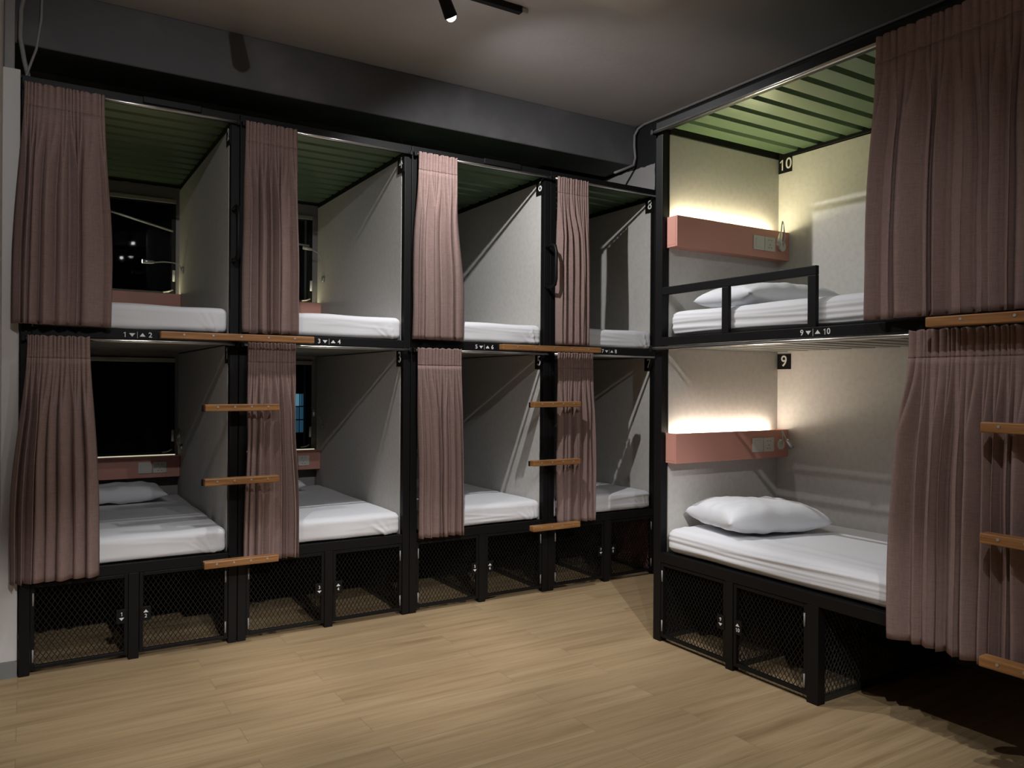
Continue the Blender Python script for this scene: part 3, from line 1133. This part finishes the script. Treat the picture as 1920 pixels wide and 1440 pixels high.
for nm, z0, z1 in (('deck_frame', RZ0, RZ1), ('base_frame', BZ0, BZ1)):
    f = MB()
    f.box(XR, XR + .05, Y1 + .055, Y0 - .055, z0, z1).box(PX, PX + .05, Y1 + .055, Y0 - .055, z0, z1)
    f.box(XR + .05, PX - .01, Y1 + .06, Y1 + .1, z0, z1).box(XR + .05, PX - .01, Y0 - .038, Y0 - .006, z0, z1)
    f.box(XR + .05, PX - .04, Y1 + .1, Y0 - .06, z1 - .022, z1 - .004)
    f.build(nm, M['black'], t, bevel=.002)
corrugated(XR + .05, PX - .034, Y1 + .05, Y0 - .0605, TOP0 + .001).build('roof_sheet', M['roof'], t)
corrugated(XR + .05, PX - .045, Y1 + .1, Y0 - .065, 1.606, h=.018).build('deck_sheet', M['deck'], t)
for z0, z1 in ((RZ1 - .05, TOP0 - .026), (BZ1 - .045, RZ0 - .004)):
    bx(XR + .05, PX - .001, Y0 - .058, Y0 - .04, z0, z1).build('end_panel', M['panel'], t)
    bx(PX - .032, PX - .002, Y1 + .056, Y0 - .0585, z0, z1).build('back_panel', M['panel'], t)
for z in (2.788, 1.600):
    MB().tube([(XR - .022, Y0 - .0, z), (XR - .022, Y1, z)], .0085, 12).build('curtain_rod', M['chrome'], t)
    e = MB()
    e.box(XR - .034, XR, Y0 - .008, Y0 + .010, z - .015, z + .015)
    e.build('rod_bracket', M['black'], t, bevel=.003)
# guard rail
g = MB()
g.box(XR, XR + .022, -2.142, Y0 - .055, 1.890, 1.932)
g.box(XR, XR + .022, -2.142, -2.098, RZ1, 1.890)
g.box(XR, XR + .022, -1.638, -1.594, RZ1, 1.890)
g.build('guard_rail', M['black'], t, bevel=.003)
# lockers
bx(XR, XR + .045, -1.678, -1.632, 0, BZ0).build('locker_post', M['black'], t, bevel=.002)
Yv, Nv = Vector((0, -1, 0)), Vector((-1, 0, 0))
locker_door(t, '9', (XR + .024, Y0 - .056, 0), Yv, 1.630 - 1.164, Nv, True, True, 9)
locker_door(t, '10', (XR + .024, -1.680, 0), Yv, 2.104 - 1.680, Nv, False, False, 10)
p = MB()
p.box(XR + .05, PX, -2.152, -2.136, .003, .022).box(XR + .05, PX, -2.156, -2.130, .022, .028)
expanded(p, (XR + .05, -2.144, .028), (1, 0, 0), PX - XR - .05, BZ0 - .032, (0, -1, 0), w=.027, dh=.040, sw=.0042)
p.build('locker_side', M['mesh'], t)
bx(XR + .05, PX, Y0 - .014, Y0 - .006, .004, BZ0 - .004).build('locker_dark_backing', M['black'], t)  # black sheet added behind the mesh, hides the lit floor beyond
for y in (-1.655, Y0 - .03):
    p = MB()
    p.box(XR + .05, PX, y - .008, y + .008, .0, .024)
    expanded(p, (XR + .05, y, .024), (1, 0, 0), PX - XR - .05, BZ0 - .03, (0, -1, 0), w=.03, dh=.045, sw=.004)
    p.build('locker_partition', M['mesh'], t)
p = MB()
p.box(PX + .015, PX + .03, -2.10, Y0 - .06, 0, .02)
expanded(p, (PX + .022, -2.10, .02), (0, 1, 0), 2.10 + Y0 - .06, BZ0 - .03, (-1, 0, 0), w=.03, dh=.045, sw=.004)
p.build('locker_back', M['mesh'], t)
lettering('9', '10', (XR + .0012 - .0012, -2.128, (RZ0 + RZ1) / 2 - .001), (0, -1, 0)).build('rail_lettering', M['white'], t, label='white bed numbers 9 and 10 with arrows')

number_sign('10', (PX - .0325, -1.216, 2.736), (0, -1, 0), (-1, 0, 0), .098, .098, 'small black sign with white number 10 below the green roof')
number_sign('9', (PX - .0325, -1.216, 1.546), (0, -1, 0), (-1, 0, 0), .098, .092, 'small black sign with white number 9 below the deck of bed 10')

mattress_side(XR + .032, PX - .045, -2.985, -1.190, RZ1 + .006, 1.800, 51, 'white mattress of bed 10, behind the black guard rail')
mattress_side(XR + .016, PX - .045, -2.985, -1.190, BZ1 + .006, .622, 52, 'white mattress of bed 9, low beneath the guarded bed, pillow on it', head=(3.38, -1.52))
pillow((3.365, -1.485, .697), .63, .44, .185, math.radians(-14), .03, 8, 'white pillow on bed 9 under the glowing shelf')
pillow((3.42, -1.500, 1.865), .66, .44, .150, math.radians(-6), -.02, 12, 'white pillow on bed 10 behind the guard rail')

for z0, z1, num, ms in ((2.150, 2.318, '10', 'strip_up'), (.975, 1.138, '9', 'strip_low')):
    yb = Y0 - .0585
    yf = -1.247
    s = thing('headboard_shelf', (3.45, yb, z0), 'pink box shelf with glowing strip light at the head of bed %s' % num, 'shelf', 'pink headboard shelves')
    f = MB()
    f.box(XR + .03, PX - .034, yf, yf + .014, z0, z1).box(XR + .03, PX - .034, yf + .014, yb, z0, z0 + .012)
    f.box(XR + .03, XR + .042, yf + .014, yb - .0, z0 + .012, z1).box(PX - .046, PX - .034, yf + .014, yb, z0 + .012, z1)
    f.box(XR + .042, PX - .046, yf + .014, yb, z1 - .022, z1 - .0125)
    f.build('shelf_box', M['pink'], s, bevel=.002)
    bx(XR + .075, PX - .12, yb - .034, yb - .010, z1 - .012, z1 - .006).build('strip_light', M[ms], s, label='glowing strip light')
    zc = (z0 + z1) / 2 - .002
    socket(s, (3.641, yf, zc), (1, 0, 0), (0, -1, 0), .090, .082, 'switch')
    socket(s, (3.735, yf, zc), (1, 0, 0), (0, -1, 0), .090, .082, 'socket')
reading_lamp((3.838, -1.2475, 2.228), (0, -1, 0), [(3.822, -1.285, 2.285), (3.800, -1.29, 2.362), (3.786, -1.295, 2.345)], (3.772, -1.30, 2.295), (3.735, -1.315, 2.222), 'chrome gooseneck reading lamp on the shelf of bed 10', disc=.030)
reading_lamp((3.838, -1.2475, 1.052), (0, -1, 0), [(3.822, -1.285, 1.09), (3.803, -1.292, 1.135)], (3.826, -1.305, 1.085), (3.862, -1.315, 1.035), 'chrome gooseneck reading lamp on the shelf of bed 9', disc=.030)

curtain('y', XR - .056, -1, -2.455, -3.045, -2.42, -3.05, 2.800, 1.668, 10, 61, 'large brown pleated curtain before bed 10, hanging to the wooden board')
curtain('y', XR - .056, -1, -2.60, -3.045, -2.545, -3.05, 1.618, .418, 10, 62, 'large brown pleated curtain before bed 9, hanging below bed height over bare floor')
sx0, sx1 = XR - .150, XR - .100
step(-3.115, .79, 1.636, sx0, sx1, 'y', 'long wooden board under the large brown curtain of bed 10', 'wooden ladder steps', 4, posts=XR - .001, post_w=.05, low=.008)
for z, w_ in ((1.262, 'topmost'), (.880, 'middle'), (.456, 'lowest')):
    step(-3.105, .378, z, sx0, sx1, 'y', '%s of the short wooden steps before the large brown curtain of bed 9' % w_, 'wooden ladder steps', 4, posts=XR - .001, post_w=.05)

# ------------------------------------------------------------------ conduits and cables
c = MB()
c.tube([(3.80, .265, 3.005), (3.90, .262, 3.05), (3.985, .262, 3.09), (4.004, .262, 3.15), (3.992, .262, 3.24), (3.994, .262, 3.32), (4.012, .24, 3.372), (4.018, .18, 3.389), (4.018, -3.6, 3.389)], .0095, 10)
o = c.build('conduit_pipe', M['conduit'], smooth=True)
tag(o, 'thin grey conduit along the ceiling corner above bed 10', 'conduit')
o = bx(WL + .001, WL + .045, .205, .262, 2.88, 3.385).build('cable_duct', M['conduit'], bevel=.004)
tag(o, 'upright grey cable duct where the beam meets the white wall', 'cable duct')
for k, (lab, pts) in enumerate((('thick dark cable hanging from the ceiling beside the cable duct', [(.02, .25, 3.38), (-.005, .24, 3.25), (-.008, .22, 3.1), (.01, .2, 2.98), (.035, .19, 2.87)]),
                                ('thin grey cable hanging before the beam above bed 2', [(.085, .215, 3.38), (.08, .21, 3.2), (.06, .20, 3.05), (.035, .18, 2.96), (.015, .16, 2.88)]))):
    o = MB().tube(pts, (.011, .006)[k], 8).build('cable', M['conduit'], smooth=True)
    tag(o, lab, 'cable')

# ------------------------------------------------------------------ ceiling track and spotlights
tr = thing('ceiling_track', (1.2, -.85, CE), 'black lighting track on the ceiling', 'lighting track')
bx(.2, 2.245, -.868, -.832, CE - .034, CE - .0005).build('rail', M['black'], tr, bevel=.002)
bx(2.2455, 2.285, -.862, -.838, CE - .028, CE - .004).build('end_cap', M['alu'], tr, bevel=.003)
tr2 = thing('ceiling_track', (1.2, -3.5, CE), 'black lighting track nearer the viewer', 'lighting track')
bx(.2, 2.6, -3.518, -3.482, CE - .034, CE - .0005).build('rail', M['black'], tr2, bevel=.002)


tr3 = thing('ceiling_track', (1.2, -4.95, CE), 'black lighting track behind the viewer', 'lighting track')
bx(.2, 2.6, -4.968, -4.932, CE - .034, CE - .0005).build('rail', M['black'], tr3, bevel=.002)


def spotlight(head, aim, rail_y, power, cone, blend, label, tilt_back=.13):
    head, aim = Vector(head), Vector(aim)
    d = (aim - head).normalized()
    back = head - d * tilt_back
    t = thing('track_spotlight', (back.x, rail_y, CE - .035), label, 'spotlight', 'black track spotlights')
    tb = tilt_back
    MB().lathe(back, d, [(0, .022), (.004, .028), (tb - .002, .033), (tb + .006, .033), (tb + .0065, .029), (tb - .006, .027)]).build('lamp_body', M['black'], t)
    MB().lathe(head, d, [(-.005, .026), (.008, .026), (.018, .021), (.024, .012), (.026, .004)]).build('lens', M['lens'], t)
    m = MB()
    mid = (back + head) / 2
    m.tube([(back.x, rail_y, CE - .035), (back.x, rail_y, back.z + .03), back + d * .03], .008, 8)
    m.build('stem', M['black'], t)
    ld = bpy.data.lights.new('spot', 'SPOT')
    ld.energy = power
    ld.spot_size = math.radians(cone)
    ld.spot_blend = blend
    ld.shadow_soft_size = .014
    ld.color = (.985, .985, 1.0)
    lo = bpy.data.objects.new('spotlight_beam', ld)
    COL.objects.link(lo)
    lo.parent = t
    lo.location = head + d * .042 - t.location
    lo.rotation_euler = d.to_track_quat('-Z', 'Y').to_euler()
    return t


spotlight((1.815, -.875, 3.235), (3.1, -.30, 1.45), -.85, SPOT_MAIN, 150, 1.0, 'lit black track spotlight hanging by the end of the ceiling track')
spotlight((.80, -.90, 3.215), (1.2, -1.9, 0), -.85, SPOT_LEFT, 122, 1.0, 'lit black track spotlight above beds 1 and 3')
spotlight((1.20, -3.50, 3.22), (2.45, -1.4, 0.3), -3.5, SPOT_NEAR, 90, 1.0, 'lit black track spotlight shining at the middle of the floor')
spotlight((1.70, -3.50, 3.22), (1.7, -.3, 0.3), -3.5, SPOT_NEAR2, 74, 1.0, 'lit black track spotlight shining toward beds 3 and 5')
spotlight((1.3, -4.70, 3.22), (1.3, -4.72, 0), -4.95, FILL_CEILING, 58, .8, 'unseen fill spotlight added behind the viewer, shining straight down')  # added unseen lamp, its floor bounce brightens the ceiling
for hx, ax, lab in ((.60, .55, 'unseen fill spotlight added to light the lockers of beds 1 and 2'), (1.20, 1.65, 'unseen fill spotlight added to light the lockers of beds 3 to 6'),
                    (.90, 3.0, 'unseen fill spotlight added to light the lockers of beds 7 and 8')):
    spotlight((hx, -4.95, 3.22), (ax, -.15, -.12), -4.95, FILL_LOCKERS, 21, .8, lab)  # added unseen lamps with narrow beams, brighten the locker floors
spotlight((.30, -4.95, 3.22), (3.0, -2.18, .0), -4.95, FILL_SIDE, 15, 1.0, 'unseen fill spotlight added to light the lockers of beds 9 and 10')  # unseen lamp added to light the side mesh and nearby floor
spotlight((.22, -3.50, 3.22), (.70, 0, 2.3), -3.5, FILL_WEST, 50, 1.0, 'unseen fill spotlight added to brighten beds 1 to 4')  # unseen lamp added because the left bunks came out too dim
